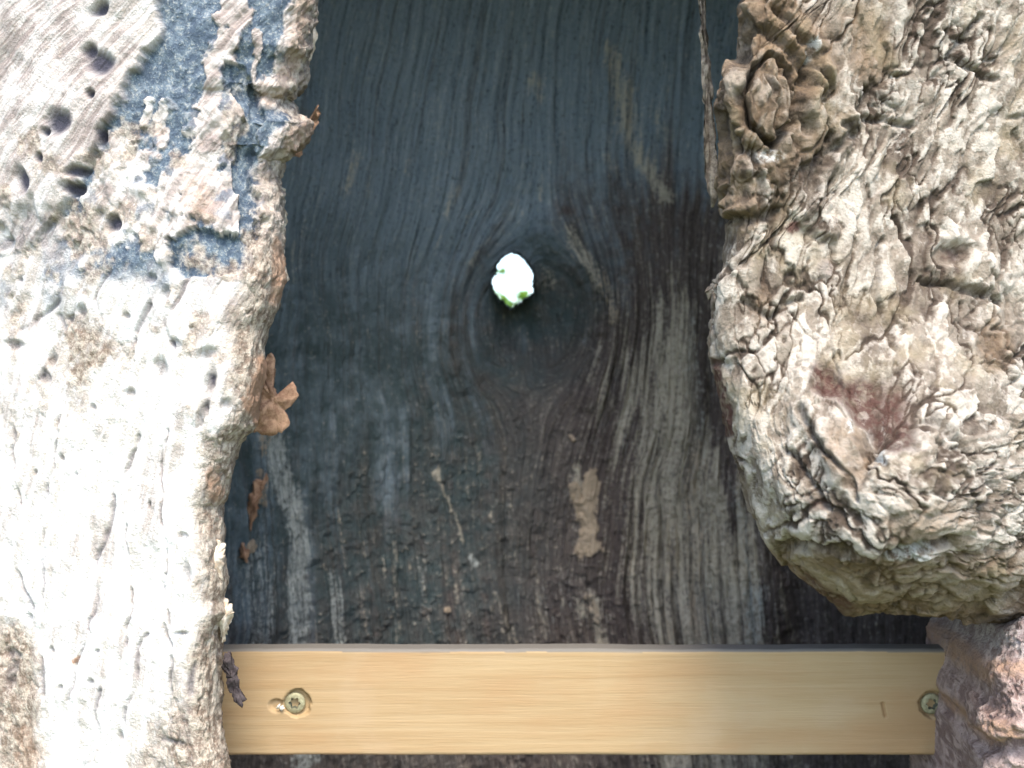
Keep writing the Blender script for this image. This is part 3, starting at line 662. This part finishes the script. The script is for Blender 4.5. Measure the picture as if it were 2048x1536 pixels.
for i, (ol, d, m_, ln) in enumerate([
    ([(520, 735), (545, 706), (552, 722), (540, 760), (560, 800), (585, 764), (598, 775), (590, 800), (572, 822), (580, 850), (550, 876), (510, 866), (490, 850), (515, 815)], .560, M_FLAKE, .004),
    ([(495, 1000), (512, 960), (535, 945), (525, 985), (512, 1030), (500, 1060)], .708, M_FLAKE, 0),
    ([(476, 1098), (488, 1085), (498, 1110), (492, 1125), (480, 1115)], .700, M_FLAKE, 0),
    ([(560, 275), (600, 255), (628, 235), (640, 205), (632, 250), (612, 290), (608, 312), (575, 318), (550, 300)], .575, M_FLAKE, .003),
    ([(580, 0), (612, -40), (634, 10), (630, 110), (615, 130), (610, 180), (580, 195), (540, 205), (522, 190), (530, 160), (545, 175), (575, 140), (570, 90)], .570, M_CRUST, .003),
    ([(530, 390), (565, 370), (572, 440), (565, 505), (575, 560), (550, 610), (540, 560), (548, 500), (520, 470)], .562, M_CRUST, .003),
    ([(440, 1180), (466, 1215), (470, 1232), (452, 1260), (444, 1290), (436, 1240)], .512, M_CRUST, .002),
    ([(400, 1060), (452, 1090), (446, 1160), (430, 1180), (420, 1120)], .506, M_CRUST, .002)]):
    flake('bark_flake', ol, d, .0035, m_, 700 + i * 11, tree, ln)
sp = flake('splinter', [(452, 1298), (462, 1300), (476, 1350), (490, 1398), (480, 1412), (468, 1402), (455, 1375), (446, 1330)], .512, .004, M_DARKW, 850, tree, .002, .001)
strip = flake('splinter', [(1392, -160), (1404, -160), (1412, 60), (1424, 180), (1432, 300), (1438, 400), (1424, 425), (1414, 390), (1411, 300), (1404, 150), (1400, 0)], .545, .010, M_STRIP, 870, tree, .0, .001)
flake('bark_flake', [(1408, 582), (1440, 545), (1462, 552), (1450, 575), (1418, 600)], .505, .004, M_STRIP, 880, tree, .002)

# ------------------------------------------------------------------ pine board with two screws
def build_board():
    D = .560; th = .0135
    k = D / F
    x0, x1 = (330 - 1024) * k, (1965 - 1024) * k
    zt, zb = CZ + (768 - 1299) * k, CZ + (768 - 1512) * k
    root = thing('wooden_board', 'planed yellow pine board screwed across the foot of the hollow', 'board', ((x0 + x1) / 2, D, zb))
    ox, oz = (x0 + x1) / 2, zb
    H = zt - zb; r = .0022
    prof = []                                             # (y, z) around: front face upward, top, back, bottom
    for z in np.linspace(r, H - r, 130): prof.append((0, z))
    for q in np.linspace(0, 90, 7)[1:]: prof.append((r - r * math.cos(math.radians(q)), H - r + r * math.sin(math.radians(q))))
    for y in np.linspace(r, th - r, 8)[1:]: prof.append((y, H))
    for q in np.linspace(0, 90, 5)[1:]: prof.append((th - r + r * math.sin(math.radians(q)), H - r + r * math.cos(math.radians(q))))
    for z in np.linspace(H - r, r, 12)[1:]: prof.append((th, z))
    for q in np.linspace(0, 90, 5)[1:]: prof.append((th - r + r * math.cos(math.radians(q)), r - r * math.sin(math.radians(q))))
    for y in np.linspace(th - r, r, 8)[1:]: prof.append((y, 0))
    for q in np.linspace(0, 90, 7)[1:]: prof.append((r - r * math.sin(math.radians(q)), r - r * math.cos(math.radians(q))))
    prof = np.array(prof[:-1] + prof[:1]); npz = len(prof); nx = 760
    X = np.linspace(x0 - ox, x1 - ox, nx)
    P = np.zeros((nx, npz, 3)); P[..., 0] = X[:, None]; P[..., 1] = prof[None, :, 0]; P[..., 2] = prof[None, :, 1]
    wx = (P[..., 0] + ox) / k + 1024; wy = 768 - (P[..., 2] + oz - CZ) / k
    wav = fbm(P * np.array([9, 60, 30]), 3, 900)
    P[..., 2] += fbm(np.stack([P[..., 0] * 14, P[..., 0] * 0, P[..., 0] * 0], -1), 5, 905, .7) * .0009 * np.where(P[..., 2] > H / 2, 1, .6)
    fr = (P[..., 1] < .0005)
    dent = np.zeros(wx.shape); stain = np.zeros(wx.shape)
    for cx, cy in ((588, 1408), (1866, 1410)):
        rr = np.hypot(wx - cx - 6 * (cx < 1000), wy - cy)
        dent = np.maximum(dent, (1 - sm(22, 30, rr + fbm(P * 400, 3, 912) * 4)) * .0040)
        stain = np.maximum(stain, (1 - sm(25, 36, rr + fbm(P * 300, 2, 910) * 5)) * .8)
    dent = np.maximum(dent, ell(wx, wy, 553, 1412, 14, 12) * .0022)
    stain = np.maximum(stain, ell(wx, wy, 552, 1420, 15, 10) * .6)
    stain = np.maximum(stain, stroke(wx, wy + fbm(P * 120, 2, 911) * 8, [(470, 1465), (530, 1462), (560, 1440)], 16, .8) * .28)
    nick = stroke(wx, wy, [(1766, 1408), (1771, 1432)], 3.5, .4) * fr
    dent = np.maximum(dent, nick * .0008)
    P[..., 1] += np.where(fr, dent + wav * .0002, 0)
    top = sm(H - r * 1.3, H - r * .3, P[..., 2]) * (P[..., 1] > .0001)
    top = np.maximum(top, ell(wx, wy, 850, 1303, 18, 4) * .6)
    fa = grid_faces(nx, npz, None, True)
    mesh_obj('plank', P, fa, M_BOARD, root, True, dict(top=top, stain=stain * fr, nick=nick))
    # screws: countersunk head with a six-lobed socket
    for cx, cy in ((588, 1408), (1866, 1410)):
        X0 = (cx - 1024) * k - ox; Z0 = CZ + (768 - cy) * k - oz
        R = 21 * k; n = 96; ang = np.linspace(0, 2 * math.pi, n, endpoint=False)
        lob = 1 + .16 * np.cos(6 * ang + .4)
        rs = [(R * .86, .0065, 0), (R, .0026, 0), (R * .985, .0020, 0), (R * .90, .0015, 0), (R * .62, .0013, 0), (R * .50, .0013, 1), (R * .45, .0019, 1), (R * .42, .0042, 1)]
        V = []
        for rad, y, l in rs:
            q = rad * (lob if l else 1)
            V.append(np.stack([X0 + q * np.cos(ang), 0 * ang + y, Z0 + q * np.sin(ang)], -1))
        V = np.array(V).reshape(-1, 3); fcs = []
        for a in range(6 - 1):
            for i in range(n):
                j = (i + 1) % n; fcs.append((a * n + j, a * n + i, (a + 1) * n + i, (a + 1) * n + j))
        scr = mesh_obj('screw', V[:6 * n], fcs, M_BRASS, root)
        V2 = V[5 * n:]; f2 = []
        for a in range(2):
            for i in range(n):
                j = (i + 1) % n; f2.append((a * n + j, a * n + i, (a + 1) * n + i, (a + 1) * n + j))
        f2.append(tuple(2 * n + i for i in range(n))[::-1])
        mesh_obj('socket', V2, f2, M_SOCK, scr)
    # pale torn fibres at the first screw
    X0 = (560 - 1024) * k - ox; Z0 = CZ + (768 - 1413) * k - oz
    rng = np.random.default_rng(4); V = []; fcs = []
    for q in range(5):
        a = rng.uniform(-1.0, 1.0); L = rng.uniform(.002, .0038); wd = .0008; b = len(V)
        c, s = math.cos(a), math.sin(a); px_, pz_ = rng.uniform(-.0012, .0012, 2)
        for t_, hh, ww in ((0, .0002, 1), (.5, -.0018, .9), (1, -.0012, .3)):
            for sd in (-1, 1):
                for dy in (0, .0005): V.append((X0 + px_ + c * L * (t_ - .5) - s * wd * ww * sd, hh + dy, Z0 + pz_ + s * L * (t_ - .5) + c * wd * ww * sd))
        for t_ in (0, 4):
            a0 = b + t_
            fcs += [(a0, a0 + 2, a0 + 6, a0 + 4), (a0 + 1, a0 + 5, a0 + 7, a0 + 3), (a0, a0 + 4, a0 + 5, a0 + 1), (a0 + 2, a0 + 3, a0 + 7, a0 + 6)]
    mesh_obj('torn_fibre', V, fcs, M_CHIP, root)
build_board()

# ------------------------------------------------------------------ leafy shrub outside, behind the hole
def build_shrub():
    root = thing('leafy_shrub', 'bright green leafy shrub outside, seen through the small knot hole', 'shrub', (.05, 2.1, 0))
    n = N('shrub_leaf'); f = n.noise(n.obj(), 30, 3, .6)
    n.b.inputs['Roughness'].default_value = .5
    tr = n.new('ShaderNodeBsdfTranslucent'); mx = n.new('ShaderNodeMixShader'); mx.inputs[0].default_value = .5
    c = n.mix(f, (.17, .30, .03), (.30, .44, .06)); n.put(n.b.inputs['Base Color'], c); n.put(tr.inputs[0], (.25, .45, .05))
    n.t.links.new(n.b.outputs[0], mx.inputs[1]); n.t.links.new(tr.outputs[0], mx.inputs[2])
    n.t.links.new(mx.outputs[0], n.t.nodes['Material Output'].inputs[0])
    stem_m = mat_plain('shrub_stem', (.10, .075, .045), (.18, .14, .09), 60)
    rng = np.random.default_rng(21)
    V = []; Fc = []; L = []; LF = []
    def tube(p0, p1, r0, r1, bend=0.06, ns=8):
        p0, p1 = np.array(p0), np.array(p1); b = rng.normal(0, bend, 3); pts = []
        for k in range(ns + 1):
            t = k / ns; c = p0 + (p1 - p0) * t + b * math.sin(math.pi * t) * .5; pts.append(c)
            i0 = len(V); r = r0 + (r1 - r0) * t
            for q in range(6): V.append(c + r * np.array([math.cos(q * math.pi / 3), math.sin(q * math.pi / 3), 0]))
            if k:
                for q in range(6): Fc.append((i0 - 6 + q, i0 - 6 + (q + 1) % 6, i0 + (q + 1) % 6, i0 + q))
        return pts
    def leaf(c, d, size):
        d = d / np.linalg.norm(d); up = np.array([0, 0, 1.]) + rng.normal(0, .5, 3); s = np.cross(d, up); s /= np.linalg.norm(s); u = np.cross(s, d)
        i0 = len(L)
        for t, w, cu in ((0, .04, 0), (.3, .36, .02), (.6, .38, .0), (.85, .2, -.06), (1, .02, -.12)):
            for sd in (-1, 0, 1): L.append(c + d * size * t + s * size * w * sd * .8 + u * size * (cu + .1 * abs(sd) * w))
        for k in range(4):
            a = i0 + k * 3; LF.extend([(a, a + 1, a + 4, a + 3), (a + 1, a + 2, a + 5, a + 4)])
    for k in range(9):
        an = rng.uniform(0, 6.28); tip = np.array([math.cos(an) * .45, math.sin(an) * .4, rng.uniform(1.15, 1.42)])
        pts = tube((rng.normal(0, .04), rng.normal(0, .04), 0), tip, .009, .003, .15)
        for c in pts[3:]:
            for q in range(2):
                dr = rng.normal(0, 1, 3) * np.array([1, 1, .5]) + np.array([0, 0, .3]); e = c + dr * .10
                tw = tube(c, e, .003, .0012, .02, 4)
                for p in tw:
                    for _ in range(2): leaf(p, rng.normal(0, 1, 3) + np.array([0, 0, .2]), rng.uniform(.035, .06))
    # a spray of twigs that crosses the bottom of the hole
    dd = 2.1
    for (ax, ay), (bx, by) in [((960, 700), (1040, 596)), ((930, 640), (992, 548)), ((1120, 660), (1046, 586)), ((1120, 590), (1010, 606))]:
        pts = tube(world_at(ax, ay, dd) - np.array([.05, 2.1, 0]), world_at(bx, by, dd) - np.array([.05, 2.1, 0]), .0024, .0012, .01, 5)
        for p in pts[1:]: leaf(p, rng.normal(0, 1, 3) * np.array([1, .6, .6]), rng.uniform(.018, .03))
    for (ax, ay), (dx, dz), sz in [((1012, 604), (1, -.1), .026), ((996, 596), (1, -.9), .026), ((1050, 592), (-.8, .5), .02), ((1002, 536), (.6, -1), .018), ((990, 542), (1, .1), .022), ((1062, 588), (-1, -.2), .024), ((1006, 600), (.8, -.3), .026), ((1018, 612), (1, .1), .03), ((988, 578), (.5, -.8), .02), ((1034, 616), (.6, .3), .02), ((1000, 588), (.7, -.6), .022)]:
        for _ in range(2): leaf(world_at(ax, ay, dd) - np.array([.05, 2.1, 0]) + rng.normal(0, .003, 3), np.array([dx, rng.normal(0, .4), dz]), sz)
    mesh_obj('stem', V, Fc, stem_m, root); mesh_obj('leaves', L, LF, n.m, root)
build_shrub()
